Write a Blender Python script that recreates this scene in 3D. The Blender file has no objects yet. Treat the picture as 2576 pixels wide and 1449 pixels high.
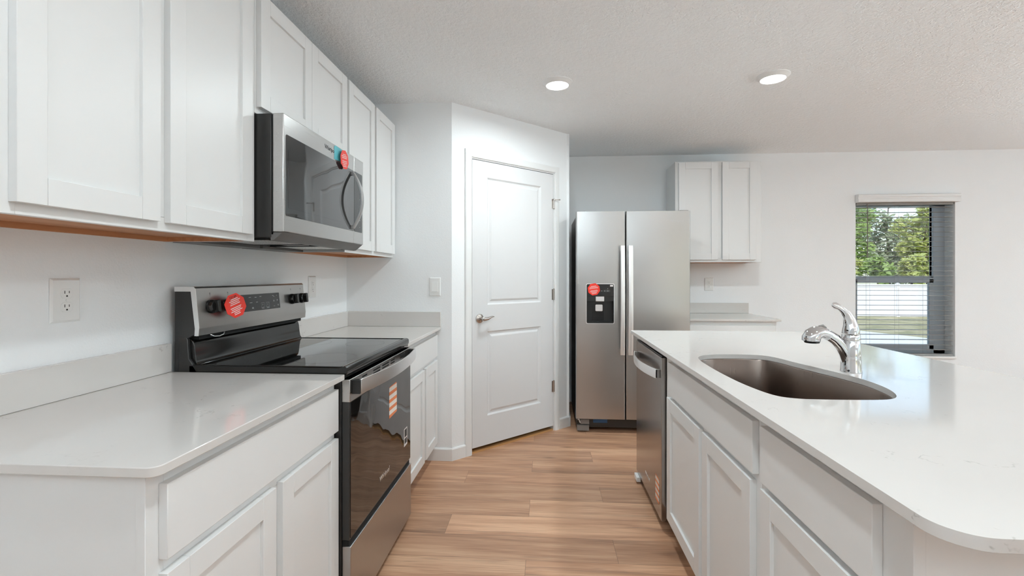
import bpy, bmesh, math, random
from mathutils import Matrix, Vector
C = bpy.context.scene.collection
SC = bpy.context.scene
R = random.Random(7)
PI = math.pi

# ------------------------------------------------------------ camera
W_PX, H_PX, F_PX = 2576, 1449, 1180.0
THETA = math.atan(82 / F_PX)
cam_d = bpy.data.cameras.new('camera')
cam_d.sensor_fit = 'HORIZONTAL'; cam_d.sensor_width = 36.0
cam_d.lens = F_PX / W_PX * 36.0
cam_d.shift_y = -(H_PX / 2 - 692) / W_PX
cam_d.clip_start = 0.02; cam_d.clip_end = 300
cam = bpy.data.objects.new('camera', cam_d); C.objects.link(cam)
cam.location = (0, 0, 1.265); cam.rotation_euler = (PI / 2, 0, THETA)
SC.camera = cam

# ------------------------------------------------------------ world, sun, exposure
LAMP_W = 9.8
UPLIGHT_W = 42.0          # power of the upward fill lamps added in the unseen openings
wd = bpy.data.worlds.new('world'); SC.world = wd; wd.use_nodes = True
wn = wd.node_tree; wn.nodes.clear()
w_out = wn.nodes.new('ShaderNodeOutputWorld'); w_bg = wn.nodes.new('ShaderNodeBackground')
w_sky = wn.nodes.new('ShaderNodeTexSky'); w_sky.sky_type = 'NISHITA'; w_sky.sun_disc = False
w_sky.sun_elevation = math.radians(48); w_sky.sun_rotation = math.radians(200)
w_sky.air_density = 1.0; w_sky.dust_density = 1.2
w_bg.inputs['Strength'].default_value = 0.20
wn.links.new(w_sky.outputs[0], w_bg.inputs[0]); wn.links.new(w_bg.outputs[0], w_out.inputs[0])
sun_d = bpy.data.lights.new('sun', 'SUN'); sun_d.energy = 1.8; sun_d.angle = math.radians(0.6); sun_d.color = (1, .95, .87)
sun = bpy.data.objects.new('sun', sun_d); C.objects.link(sun)
sun.rotation_euler = Vector((.35, .75, -.85)).to_track_quat('-Z', 'Y').to_euler()
vs = SC.view_settings
SC.display_settings.display_device = 'sRGB'
vs.view_transform = 'Standard'; vs.look = 'None'; vs.gamma = 1.0; vs.use_curve_mapping = False
vs.exposure = 0.90
SC.cycles.use_denoising = True
SC.cycles.max_bounces = 10; SC.cycles.diffuse_bounces = 6; SC.cycles.glossy_bounces = 5
SC.cycles.sample_clamp_indirect = 6.0

# ------------------------------------------------------------ materials
def nodes(name):
    m = bpy.data.materials.new(name); m.use_nodes = True
    nt = m.node_tree; b = nt.nodes['Principled BSDF']
    return m, nt, b
def simple(name, col, rough=.5, metal=0.0, ior=1.5, **kw):
    m, nt, b = nodes(name)
    b.inputs['Base Color'].default_value = (*col, 1); b.inputs['Roughness'].default_value = rough
    b.inputs['Metallic'].default_value = metal; b.inputs['IOR'].default_value = ior
    for k, v in kw.items(): b.inputs[k].default_value = v
    return m
def add(nt, typ, **kw):
    n = nt.nodes.new(typ)
    for k, v in kw.items(): setattr(n, k, v)
    return n
def coords(nt, scale=(1, 1, 1), out='Object'):
    tc = add(nt, 'ShaderNodeTexCoord'); mp = add(nt, 'ShaderNodeMapping')
    mp.inputs['Scale'].default_value = scale
    nt.links.new(tc.outputs[out], mp.inputs[0]); return mp.outputs[0]
def noise(nt, vec, scale, detail=3, rough=.5):
    n = add(nt, 'ShaderNodeTexNoise'); n.inputs['Scale'].default_value = scale
    n.inputs['Detail'].default_value = detail; n.inputs['Roughness'].default_value = rough
    nt.links.new(vec, n.inputs['Vector']); return n.outputs['Fac']
def bump(nt, b, h, strength, dist):
    bp = add(nt, 'ShaderNodeBump'); bp.inputs['Strength'].default_value = strength; bp.inputs['Distance'].default_value = dist
    nt.links.new(h, bp.inputs['Height']); nt.links.new(bp.outputs[0], b.inputs['Normal']); return bp
def ramp(nt, fac, stops, interp='LINEAR'):
    r = add(nt, 'ShaderNodeValToRGB'); cr = r.color_ramp; cr.interpolation = interp
    while len(cr.elements) < len(stops): cr.elements.new(.5)
    for e, (p, c) in zip(cr.elements, stops):
        e.position = p; e.color = (*c, 1) if len(c) == 3 else c
    nt.links.new(fac, r.inputs[0]); return r.outputs[0]
def math_n(nt, op, a, b=None, c=None):
    n = add(nt, 'ShaderNodeMath', operation=op)
    for i, v in enumerate((a, b, c)):
        if v is None: continue
        if isinstance(v, (int, float)): n.inputs[i].default_value = v
        else: nt.links.new(v, n.inputs[i])
    return n.outputs[0]
def mixc(nt, fac, a, b, blend='MIX'):
    n = add(nt, 'ShaderNodeMix', data_type='RGBA', blend_type=blend)
    for i, v in ((0, fac), (6, a), (7, b)):
        if isinstance(v, (int, float)): n.inputs[i].default_value = v
        elif isinstance(v, tuple): n.inputs[i].default_value = (*v, 1)
        else: nt.links.new(v, n.inputs[i])
    return n.outputs[2]

def mat_paint(name, col, scale, strength, dist, rough=.6):
    m, nt, b = nodes(name)
    b.inputs['Base Color'].default_value = (*col, 1); b.inputs['Roughness'].default_value = rough
    bump(nt, b, noise(nt, coords(nt), scale, 3, .55), strength, dist); return m
def mat_ceiling():
    m, nt, b = nodes('textured_ceiling')
    b.inputs['Base Color'].default_value = (.915, .93, .94, 1); b.inputs['Roughness'].default_value = .8
    v = coords(nt); h = noise(nt, v, 55, 4, .6); h2 = noise(nt, v, 22, 2, .5)
    hh = math_n(nt, 'ADD', ramp(nt, h, [(.40, (0, 0, 0)), (.62, (1, 1, 1))]), math_n(nt, 'MULTIPLY', h2, .6))
    bump(nt, b, hh, .55, .006); return m
def mat_quartz():
    m, nt, b = nodes('white_quartz')
    v = coords(nt, (1, 1, 1)); n1 = noise(nt, v, 3.2, 6, .62)
    vein = math_n(nt, 'ABSOLUTE', math_n(nt, 'SUBTRACT', n1, .5))
    vm = ramp(nt, vein, [(0, (1, 1, 1)), (.008, (0, 0, 0))])
    patch = ramp(nt, noise(nt, v, 5.0, 3, .6), [(.52, (0, 0, 0)), (.64, (1, 1, 1))])
    brk = ramp(nt, noise(nt, v, 40, 2, .6), [(.48, (0, 0, 0)), (.58, (1, 1, 1))])
    fac = math_n(nt, 'MULTIPLY', math_n(nt, 'MULTIPLY', vm, patch), math_n(nt, 'MULTIPLY', brk, .55))
    cloud = mixc(nt, noise(nt, v, 1.8, 4, .6), (.63, .60, .575), (.69, .66, .635))
    nt.links.new(mixc(nt, fac, cloud, (.33, .30, .28)), b.inputs['Base Color'])
    b.inputs['Roughness'].default_value = .09; b.inputs['IOR'].default_value = 1.55; return m
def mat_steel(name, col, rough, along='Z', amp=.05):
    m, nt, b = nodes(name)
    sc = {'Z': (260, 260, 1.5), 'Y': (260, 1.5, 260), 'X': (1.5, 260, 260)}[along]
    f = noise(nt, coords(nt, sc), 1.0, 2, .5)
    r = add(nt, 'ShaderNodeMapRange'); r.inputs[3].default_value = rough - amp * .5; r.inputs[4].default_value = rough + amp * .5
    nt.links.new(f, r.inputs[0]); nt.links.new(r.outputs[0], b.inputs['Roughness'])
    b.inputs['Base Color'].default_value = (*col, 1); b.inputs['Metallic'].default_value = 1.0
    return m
def mat_wavy_glass(name, col, ior, wav, rough=.03):
    m, nt, b = nodes(name)
    b.inputs['Base Color'].default_value = (*col, 1); b.inputs['Roughness'].default_value = rough; b.inputs['IOR'].default_value = ior
    bump(nt, b, noise(nt, coords(nt, (1, 1, 1)), 5.5, 1, .4), 1.0, wav); return m
def mat_floor():
    m, nt, b = nodes('wood_plank_floor')
    tc = add(nt, 'ShaderNodeTexCoord'); sp = add(nt, 'ShaderNodeSeparateXYZ'); nt.links.new(tc.outputs['Object'], sp.inputs[0])
    x, y = sp.outputs[0], sp.outputs[1]
    WP, LP = .186, 1.22
    ry = math_n(nt, 'DIVIDE', math_n(nt, 'SUBTRACT', y, 1.897), WP); row = math_n(nt, 'FLOOR', ry); fy = math_n(nt, 'FRACT', ry)
    off = math_n(nt, 'ADD', math_n(nt, 'MULTIPLY', row, .407), -.083)
    rx = math_n(nt, 'DIVIDE', math_n(nt, 'SUBTRACT', x, off), LP); colm = math_n(nt, 'FLOOR', rx); fx = math_n(nt, 'FRACT', rx)
    cid = add(nt, 'ShaderNodeCombineXYZ'); nt.links.new(colm, cid.inputs[0]); nt.links.new(row, cid.inputs[1])
    wnz = add(nt, 'ShaderNodeTexWhiteNoise', noise_dimensions='2D'); nt.links.new(cid.outputs[0], wnz.inputs['Vector'])
    rnd = wnz.outputs['Value']
    # grain coordinates: stretched along x, shifted per plank
    gx = math_n(nt, 'ADD', x, math_n(nt, 'MULTIPLY', rnd, 37.0))
    gv = add(nt, 'ShaderNodeCombineXYZ'); nt.links.new(gx, gv.inputs[0]); nt.links.new(y, gv.inputs[1]); nt.links.new(math_n(nt, 'MULTIPLY', rnd, 11.0), gv.inputs[2])
    def gn(sx, sy, sc, det, rg, dist=0.0):
        mp = add(nt, 'ShaderNodeMapping'); mp.inputs['Scale'].default_value = (sx, sy, 1); nt.links.new(gv.outputs[0], mp.inputs[0])
        n = add(nt, 'ShaderNodeTexNoise'); n.inputs['Scale'].default_value = sc; n.inputs['Detail'].default_value = det
        n.inputs['Roughness'].default_value = rg; n.inputs['Distortion'].default_value = dist
        nt.links.new(mp.outputs[0], n.inputs['Vector']); return n.outputs['Fac']
    broad = gn(1.1, 13, 1.0, 3, .55, .8)
    streak = gn(1.6, 34, 1.0, 4, .6, .5)
    fine = gn(6, 240, 1.0, 2, .6)
    base = ramp(nt, broad, [(.28, (.20, .092, .056)), (.41, (.38, .196, .116)), (.54, (.49, .270, .165)), (.68, (.63, .39, .25))])
    dark = ramp(nt, streak, [(.30, (1, 1, 1)), (.42, (0, 0, 0))])
    c1 = mixc(nt, math_n(nt, 'MULTIPLY', dark, .85), base, (.20, .115, .078))
    c2 = mixc(nt, .30, c1, ramp(nt, fine, [(.3, (.24, .125, .075)), (.7, (.75, .50, .34))]))
    # knots
    mpk = add(nt, 'ShaderNodeMapping'); mpk.inputs['Scale'].default_value = (1.5, 5.4, 1); nt.links.new(gv.outputs[0], mpk.inputs[0])
    vor = add(nt, 'ShaderNodeTexVoronoi'); vor.inputs['Scale'].default_value = 1.0; nt.links.new(mpk.outputs[0], vor.inputs['Vector'])
    kn = ramp(nt, vor.outputs['Distance'], [(.015, (1, 1, 1)), (.10, (0, 0, 0))])
    c3 = mixc(nt, math_n(nt, 'MULTIPLY', kn, .55), c2, (.12, .06, .04))
    hv = add(nt, 'ShaderNodeHueSaturation'); nt.links.new(c3, hv.inputs['Color'])
    nt.links.new(math_n(nt, 'MULTIPLY_ADD', rnd, .36, .90), hv.inputs['Value']); hv.inputs['Saturation'].default_value = 1.04
    # plank seams
    ey = math_n(nt, 'MINIMUM', fy, math_n(nt, 'SUBTRACT', 1.0, fy)); ex = math_n(nt, 'MINIMUM', fx, math_n(nt, 'SUBTRACT', 1.0, fx))
    sy = math_n(nt, 'LESS_THAN', ey, .006); sx = math_n(nt, 'LESS_THAN', ex, .0010)
    seam = math_n(nt, 'MAXIMUM', sy, sx)
    nt.links.new(mixc(nt, math_n(nt, 'MULTIPLY', seam, .5), hv.outputs[0], (.10, .055, .035)), b.inputs['Base Color'])
    b.inputs['Roughness'].default_value = .38
    bump(nt, b, math_n(nt, 'SUBTRACT', fine, math_n(nt, 'MULTIPLY', seam, 2.0)), .12, .001); return m
def mat_maple():
    m, nt, b = nodes('maple_board')
    f = noise(nt, coords(nt, (30, 2, 30)), 1.5, 4, .6)
    nt.links.new(ramp(nt, f, [(.3, (.46, .19, .08)), (.7, (.62, .29, .13))]), b.inputs['Base Color']); b.inputs['Roughness'].default_value = .5; return m
def mat_stripes(name, c1, c2, freq):
    m, nt, b = nodes(name)
    tc = add(nt, 'ShaderNodeTexCoord'); sp = add(nt, 'ShaderNodeSeparateXYZ'); nt.links.new(tc.outputs['Generated'], sp.inputs[0])
    f = math_n(nt, 'GREATER_THAN', math_n(nt, 'FRACT', math_n(nt, 'MULTIPLY', sp.outputs[2], freq)), .45)
    nt.links.new(mixc(nt, f, c1, c2), b.inputs['Base Color']); b.inputs['Roughness'].default_value = .4; return m
def mat_leaf(name, c1, c2):
    m, nt, b = nodes(name)
    nt.links.new(mixc(nt, noise(nt, coords(nt), 1.3, 3, .6), c1, c2), b.inputs['Base Color']); b.inputs['Roughness'].default_value = .6
    tr = add(nt, 'ShaderNodeBsdfTranslucent'); tr.inputs[0].default_value = (c2[0] * 1.2, c2[1] * 1.2, c2[2], 1)
    mx = add(nt, 'ShaderNodeMixShader'); mx.inputs[0].default_value = .35
    o = nt.nodes['Material Output']; nt.links.new(b.outputs[0], mx.inputs[1]); nt.links.new(tr.outputs[0], mx.inputs[2]); nt.links.new(mx.outputs[0], o.inputs[0]); return m
def mat_pane():
    m, nt, b = nodes('window_glass'); nt.nodes.remove(b); o = nt.nodes['Material Output']
    t = add(nt, 'ShaderNodeBsdfTransparent'); g = add(nt, 'ShaderNodeBsdfGlossy'); g.inputs['Roughness'].default_value = .0
    f = add(nt, 'ShaderNodeFresnel'); f.inputs[0].default_value = 1.35
    mx = add(nt, 'ShaderNodeMixShader'); t.inputs[0].default_value = (.94, .97, .97, 1)
    nt.links.new(f.outputs[0], mx.inputs[0]); nt.links.new(t.outputs[0], mx.inputs[1]); nt.links.new(g.outputs[0], mx.inputs[2]); nt.links.new(mx.outputs[0], o.inputs[0]); return m
def mat_emit(name, col, s):
    m, nt, b = nodes(name)
    b.inputs['Base Color'].default_value = (*col, 1); b.inputs['Emission Color'].default_value = (*col, 1); b.inputs['Emission Strength'].default_value = s; return m
def mat_lawn():
    m, nt, b = nodes('lawn_grass'); v = coords(nt)
    n = noise(nt, v, 1.2, 6, .7)
    nt.links.new(ramp(nt, n, [(.32, (.16, .17, .075)), (.5, (.31, .28, .15)), (.68, (.44, .39, .25))]), b.inputs['Base Color']); b.inputs['Roughness'].default_value = .9; return m

M = dict(
    wall=mat_paint('wall_paint', (.865, .88, .89), 130, .22, .003),
    ceil=mat_ceiling(), quartz=mat_quartz(), floor=mat_floor(), maple=mat_maple(),
    trim=simple('trim_white', (.80, .80, .795), .38), cab=simple('cabinet_white', (.77, .77, .765), .36),
    door=simple('door_white', (.72, .72, .725), .40),
    steel=mat_steel('brushed_steel', (.46, .45, .44), .30), steelh=mat_steel('brushed_steel_lengthwise', (.52, .51, .50), .28, 'Y', .03),
    steelx=mat_steel('brushed_steel_pale', (.88, .875, .87), .36, 'Z'),
    bright=simple('satin_metal_bright', (.82, .82, .82), .28, 1.0),
    sink=mat_steel('sink_steel', (.23, .185, .16), .30, 'Z', .12), steel_dim_reflection=mat_steel('steel_dim_reflection', (.42, .395, .38), .20, 'Y', .06),  # dishwasher steel: reflection of a darker area put into the base colour
    chrome=simple('chrome', (.66, .66, .67), .05, 1.0), nickel=simple('satin_nickel', (.60, .56, .53), .22, 1.0),
    black=simple('black_plastic', (.012, .012, .012), .35), enamel=simple('black_enamel', (.010, .0095, .009), .12),
    side=simple('black_sheet_metal', (.030, .029, .028), .32), void=simple('black_gap', (.004, .004, .004), .8),
    cooktop=mat_wavy_glass('black_ceramic_glass', (.010, .010, .010), 1.65, .0), oven=mat_wavy_glass('oven_glass', (.012, .010, .009), 1.75, .0035, .02),
    mwglass=mat_wavy_glass('microwave_glass', (.020, .020, .020), 2.0, .0012, .03), panel=simple('control_panel', (.018, .018, .018), .12),
    white=simple('white_plastic', (.82, .82, .81), .25), slot=simple('dark_slot', (.015, .015, .015), .6),
    red=simple('red_sticker', (.86, .030, .012), .35), teal=simple('teal_sticker', (.10, .48, .55), .35), print_w=simple('print_white', (.80, .74, .72), .5),
    print_d=simple('print_dark', (.03, .03, .03), .5), print_g=simple('print_grey', (.45, .45, .45), .4), orange=mat_stripes('orange_stripes', (.78, .22, .07), (.80, .74, .68), 4.2),
    mesh=None, leaf1=mat_leaf('leaf_green', (.13, .22, .07), (.42, .52, .17)), leaf2=mat_leaf('leaf_yellow_green', (.22, .28, .08), (.62, .63, .25)),
    leaf3=mat_leaf('leaf_dull', (.20, .23, .16), (.42, .46, .30)), bark=simple('bark', (.14, .10, .075), .9),
    pane=mat_pane(), frame=simple('window_frame_grey', (.40, .45, .50), .4), vinyl=simple('fence_vinyl', (.60, .60, .63), .45),
    slat=simple('blind_slat_shaded', (.33, .315, .30), .5), lens=mat_emit('lamp_lens', (1, .98, .95), 6.0), lawn=mat_lawn(), concrete=mat_paint('concrete', (.62, .63, .60), 60, .2, .004, .9),  # blind slats are white; their backlit shade is put into the colour
    wand=simple('blind_wand', (.20, .17, .15), .4), blue=simple('blue_tape', (.03, .10, .22), .4), threshold=simple('threshold_wood', (.52, .28, .11), .5), grey=simple('grey_plastic', (.26, .245, .235), .4),
    lip=simple('dark_grey_metal', (.13, .12, .115), .35), ring=simple('burner_print', (.05, .05, .05), .2), stucco=simple('stucco_white', (.78, .78, .78), .8))
def mat_filter():
    m, nt, b = nodes('filter_mesh')
    vo = add(nt, 'ShaderNodeTexVoronoi'); vo.inputs['Scale'].default_value = 220; nt.links.new(coords(nt), vo.inputs['Vector'])
    nt.links.new(ramp(nt, vo.outputs['Distance'], [(.15, (.12, .12, .12)), (.5, (.75, .74, .72))]), b.inputs['Base Color']); b.inputs['Metallic'].default_value = .6; b.inputs['Roughness'].default_value = .4; return m
M['mesh'] = mat_filter()

# ------------------------------------------------------------ mesh helpers
ID = Matrix.Identity(4)
ROOT = {}          # object name -> world position of its root
class MB:
    def __init__(s, T=ID): s.bm = bmesh.new(); s.T = T; s.mats = []; s.mi = 0
    def mat(s, key):
        if key not in s.mats: s.mats.append(key)
        s.mi = s.mats.index(key); return s
    def v(s, p): return s.bm.verts.new(s.T @ Vector(p))
    def f(s, vs):
        try: fc = s.bm.faces.new(vs)
        except ValueError: return None
        fc.material_index = s.mi; return fc
    def box(s, x0, x1, y0, y1, z0, z1):
        a = [s.v(p) for p in ((x0, y0, z0), (x1, y0, z0), (x1, y1, z0), (x0, y1, z0), (x0, y0, z1), (x1, y0, z1), (x1, y1, z1), (x0, y1, z1))]
        for q in ((3, 2, 1, 0), (4, 5, 6, 7), (0, 1, 5, 4), (1, 2, 6, 5), (2, 3, 7, 6), (3, 0, 4, 7)): s.f([a[i] for i in q])
        return s
    def quad(s, u0, u1, o, z0, z1): s.f([s.v((u0, o, z0)), s.v((u1, o, z0)), s.v((u1, o, z1)), s.v((u0, o, z1))]); return s
    def prism(s, poly, lo, hi, axis='z', holes=()):
        # poly in the two remaining axes, in order x,y / x,z / y,z
        def P(a, b, h): return {'z': (a, b, h), 'y': (a, h, b), 'x': (h, a, b)}[axis]
        if not holes:
            A = [s.v(P(a, b, lo)) for a, b in poly]; B = [s.v(P(a, b, hi)) for a, b in poly]
            s.f(A[::-1]); s.f(B)
            for i in range(len(poly)): j = (i + 1) % len(poly); s.f([A[i], A[j], B[j], B[i]])
            return s
        for h, flip in ((lo, 1), (hi, 0)):
            es = []; loops = []
            for lp in (poly, *holes):
                vs = [s.v(P(a, b, h)) for a, b in lp]; loops.append(vs)
                es += [s.bm.edges.new((vs[i], vs[(i + 1) % len(vs)])) for i in range(len(vs))]
            g = bmesh.ops.triangle_fill(s.bm, edges=es, use_beauty=True)
            for fc in g['geom']:
                if isinstance(fc, bmesh.types.BMFace): fc.material_index = s.mi
            if flip: low = loops
            else:
                for la, lb in zip(low, loops):
                    for i in range(len(la)): j = (i + 1) % len(la); s.f([la[i], la[j], lb[j], lb[i]])
        return s
    def loft(s, rings, close=True, cap=True):
        vr = [[s.v(p) for p in r] for r in rings]
        n = len(vr[0])
        for a, b in zip(vr, vr[1:]):
            for i in range(n if close else n - 1): j = (i + 1) % n; s.f([a[i], a[j], b[j], b[i]])
        if cap and close: s.f(vr[0][::-1]); s.f(vr[-1])
        return s
    def tube(s, path, rad, n=14, up=(0, 0, 1), cap=True):
        # rad: number, list of numbers, or list of (side, up) radii
        P = [Vector(p) for p in path]; rings = []
        for i, p in enumerate(P):
            t = (P[min(i + 1, len(P) - 1)] - P[max(i - 1, 0)]).normalized()
            u = Vector(up); a = t.cross(u)
            if a.length < 1e-4: a = t.cross(Vector((1, 0, 0)))
            a.normalize(); b = a.cross(t).normalized()
            r = rad[i] if isinstance(rad, (list, tuple)) else rad
            ra, rb = r if isinstance(r, (list, tuple)) else (r, r)
            rings.append([p + a * (ra * math.cos(2 * PI * k / n)) + b * (rb * math.sin(2 * PI * k / n)) for k in range(n)])
        return s.loft(rings, cap=cap)
    def lathe(s, prof, c, axis='z', n=28, cap=True):
        c = Vector(c); rings = []
        for r, h in prof:
            ring = []
            for k in range(n):
                ca, sa = r * math.cos(2 * PI * k / n), r * math.sin(2 * PI * k / n)
                ring.append(c + Vector({'z': (ca, sa, h), 'y': (ca, h, sa), 'x': (h, ca, sa)}[axis]))
            rings.append(ring)
        return s.loft(rings, cap=cap)
    def build(s, name, mats, parent=None, bevel=0, seg=2, smooth=35, subsurf=0):
        bmesh.ops.recalc_face_normals(s.bm, faces=s.bm.faces[:])
        if parent is not None:
            off = ROOT[parent.name]
            bmesh.ops.translate(s.bm, verts=s.bm.verts[:], vec=-off)
        me = bpy.data.meshes.new(name); s.bm.to_mesh(me); s.bm.free()
        for k in (s.mats or [mats]): me.materials.append(M[k])
        if smooth:
            me.polygons.foreach_set('use_smooth', [True] * len(me.polygons)); me.set_sharp_from_angle(angle=math.radians(smooth))
        o = bpy.data.objects.new(name, me); C.objects.link(o)
        if parent is not None: o.parent = parent; ROOT[o.name] = ROOT[parent.name]
        else: ROOT[o.name] = Vector((0, 0, 0))
        if bevel:
            b = o.modifiers.new('bevel', 'BEVEL'); b.width = bevel; b.segments = seg; b.limit_method = 'ANGLE'; b.angle_limit = math.radians(40)
        if subsurf:
            sm = o.modifiers.new('subsurf', 'SUBSURF'); sm.levels = sm.render_levels = subsurf
        return o
def thing(name, label, cat, loc, group=None):
    o = bpy.data.objects.new(name, None); C.objects.link(o); o.location = loc; o.empty_display_size = .1
    ROOT[o.name] = Vector(loc); o['label'] = label; o['category'] = cat
    if group: o['group'] = group
    return o
def tag(o, label, cat, group=None):
    o['label'] = label; o['category'] = cat
    if group: o['group'] = group
    return o
def struct(o): o['kind'] = 'structure'; return o
def rrect(x0, x1, y0, y1, r, n=5):
    pts = []
    for cx, cy, a0 in ((x1 - r, y0 + r, -90), (x1 - r, y1 - r, 0), (x0 + r, y1 - r, 90), (x0 + r, y0 + r, 180)):
        for k in range(n + 1):
            a = math.radians(a0 + 90 * k / n); pts.append((cx + r * math.cos(a), cy + r * math.sin(a)))
    return pts
def text_mesh(name, body, T, size, mat, parent, depth=.0006, shear=0.0, space=1.0):
    cu = bpy.data.curves.new(name, 'FONT'); cu.body = body; cu.size = size; cu.extrude = depth; cu.shear = shear
    cu.align_x = 'CENTER'; cu.align_y = 'CENTER'; cu.space_character = space; cu.resolution_u = 3
    t = bpy.data.objects.new(name + '_curve', cu); C.objects.link(t)
    dg = bpy.context.evaluated_depsgraph_get(); me = bpy.data.meshes.new_from_object(t.evaluated_get(dg))
    bpy.data.objects.remove(t); bpy.data.curves.remove(cu)
    me.transform(Matrix.Translation(-ROOT[parent.name]) @ T); me.materials.clear(); me.materials.append(M[mat]); me.name = name
    o = bpy.data.objects.new(name, me); C.objects.link(o); o.parent = parent; ROOT[o.name] = ROOT[parent.name]; return o
def frame_T(o, ax, ay, az):
    m = Matrix.Identity(4)
    for i, a in enumerate((ax, ay, az)):
        for k in range(3): m[k][i] = a[k]
    for k in range(3): m[k][3] = o[k]
    return m
# local frames: u along the run, o out of the face, z up
def face_px(x): return frame_T((x, 0, 0), (0, 1, 0), (1, 0, 0), (0, 0, 1))     # faces +x
def face_nx(x): return frame_T((x, 0, 0), (0, 1, 0), (-1, 0, 0), (0, 0, 1))    # faces -x
def face_ny(y): return frame_T((0, y, 0), (1, 0, 0), (0, -1, 0), (0, 0, 1))    # faces -y
def text_T(T, u, o, z, flip=False):
    # text frame lying on a face: x of text along +-u, y of text along z
    p = T @ Vector((u, o, z)); R3 = T.to_3x3()
    ax = R3 @ Vector((-1 if flip else 1, 0, 0)); az = R3 @ Vector((0, 0, 1)); return frame_T(p, ax, az, ax.cross(az))

# ------------------------------------------------------------ the room
XL, YB, ZC = -1.37, 4.71, 2.445
XR, YF = 7.0, -4.0
A = Vector((-.632, 3.165, 0)); B = Vector((.205, 3.962, 0))
dv = (B - A).normalized(); nv = Vector((dv.y, -dv.x, 0)); LD = (B - A).length
TD = frame_T(A, dv, nv, (0, 0, 1))                     # pantry wall frame: s, out, z
struct(MB().box(XL - .12, XR + .12, YF - .12, YB + .20, -.12, 0).build('floor', 'floor', smooth=0))
struct(MB().box(XL - .12, XR + .12, YF - .12, YB + .20, ZC, ZC + .2).build('ceiling', 'ceil', smooth=0))
struct(MB().box(XL - .12, XL, YF - .12, YB + .20, 0, ZC).build('wall_left', 'wall', smooth=0))
mb = MB()      # wall behind the camera; glazed door and window openings are added for light
for a, b, c, d in ((XL, -1.0, 0, ZC), (-1.0, .8, 0, .5), (-1.0, .8, 2.0, ZC), (.8, 3.2, 0, ZC), (3.2, 6.0, 2.06, ZC), (6.0, XR, 0, ZC)): mb.box(a, b, YF - .12, YF, c, d)
struct(mb.build('wall_front', 'wall', smooth=0))
mb = MB()
for a, b, c, d in ((3.2, 3.26, 0, 2.06), (4.56, 4.64, 0, 2.06), (5.94, 6.0, 0, 2.06), (3.2, 6.0, 2.0, 2.06), (3.2, 6.0, 0, .05)): mb.box(a, b, YF - .08, YF - .03, c, d)
o = struct(mb.build('added_glazed_door', 'trim')); MB().box(3.2, 6.0, YF - .060, YF - .055, .03, 2.03).build('pane', 'pane', o)
mb = MB()
for a, b, c, d in ((-1.0, -.95, .5, 2.0), (.75, .8, .5, 2.0), (-1.0, .8, .5, .55), (-1.0, .8, 1.23, 1.28), (-1.0, .8, 1.95, 2.0)): mb.box(a, b, YF - .08, YF - .03, c, d)
o = struct(mb.build('added_window', 'trim')); MB().box(-.98, .78, YF - .060, YF - .055, .52, 1.98).build('pane', 'pane', o)
struct(MB().prism([(XL, 3.165), (A.x, A.y), (A.x - .066, A.y + .069 + .03), (A.x - .066, 3.265), (XL, 3.265)], 0, ZC).build('wall_return', 'wall', smooth=0))
mb = MB(TD); t = .11
mb.box(0, .160, -t, 0, 0, ZC); mb.box(.978, LD, -t, 0, 0, ZC); mb.box(.160, .978, -t, 0, 2.092, ZC)
struct(mb.build('wall_pantry', 'wall', smooth=0))
struct(MB().box(B.x - .10, B.x, B.y - .02, YB, 0, ZC).build('wall_pantry_side', 'wall', smooth=0))
# back wall with the window opening
WX0, WX1, WZ0, WZ1 = 2.972, 3.868, .495, 1.975
mb = MB()
mb.box(XL, WX0, YB, YB + .20, 0, ZC); mb.box(WX1, XR + .12, YB, YB + .20, 0, ZC)
mb.box(WX0, WX1, YB, YB + .20, 0, WZ0); mb.box(WX0, WX1, YB, YB + .20, WZ1, ZC)
struct(mb.build('wall_back', 'wall', smooth=0))
# right wall with a sliding door and a window opening (both beyond the frame)
DY0, DY1, DZ1 = .2, 2.7, 2.06
mb = MB()
mb.box(XR, XR + .12, YF - .12, -2.6, 0, ZC); mb.box(XR, XR + .12, -1.0, DY0, 0, ZC); mb.box(XR, XR + .12, DY1, YB + .20, 0, ZC)
mb.box(XR, XR + .12, -2.6, -1.0, 0, .5); mb.box(XR, XR + .12, -2.6, -1.0, 2.0, ZC); mb.box(XR, XR + .12, DY0, DY1, DZ1, ZC)
struct(mb.build('wall_right', 'wall', smooth=0))
def portal(loc, rot, sx, sy):
    d = bpy.data.lights.new('daylight_portal', 'AREA'); d.shape = 'RECTANGLE'; d.size = sx; d.size_y = sy; d.cycles.is_portal = True
    o = bpy.data.objects.new('daylight_portal', d); C.objects.link(o); o.location = loc; o.rotation_euler = rot
def added_uplight(loc, rot, sx, sy, w):
    d = bpy.data.lights.new('added_uplight', 'AREA'); d.shape = 'RECTANGLE'; d.size = sx; d.size_y = sy; d.energy = w; d.color = (.76, .915, 1.0); d.spread = math.radians(104)
    o = bpy.data.objects.new('added_uplight', d); C.objects.link(o); o.location = loc; o.rotation_euler = rot
# area lamps added at the unseen openings, tilted up to brighten the ceiling
UP = math.radians(55)
added_uplight((XR - .02, (DY0 + DY1) / 2, .95), (0, PI / 2 + UP, 0), 1.5, DY1 - DY0 - .1, UPLIGHT_W * 2.2)
added_uplight((XR - .02, -1.8, 1.15), (0, PI / 2 + UP, 0), 1.1, 1.5, UPLIGHT_W)
added_uplight((4.6, YF + .02, .95), (PI / 2 + UP, 0, 0), 2.7, 1.5, UPLIGHT_W * .3)
added_uplight((-.1, YF + .02, 1.15), (PI / 2 + UP, 0, 0), 1.7, 1.1, UPLIGHT_W * 4.0)
portal(((WX0 + WX1) / 2, YB + .18, (WZ0 + WZ1) / 2), (-PI / 2, 0, 0), WX1 - WX0, WZ1 - WZ0)
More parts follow.
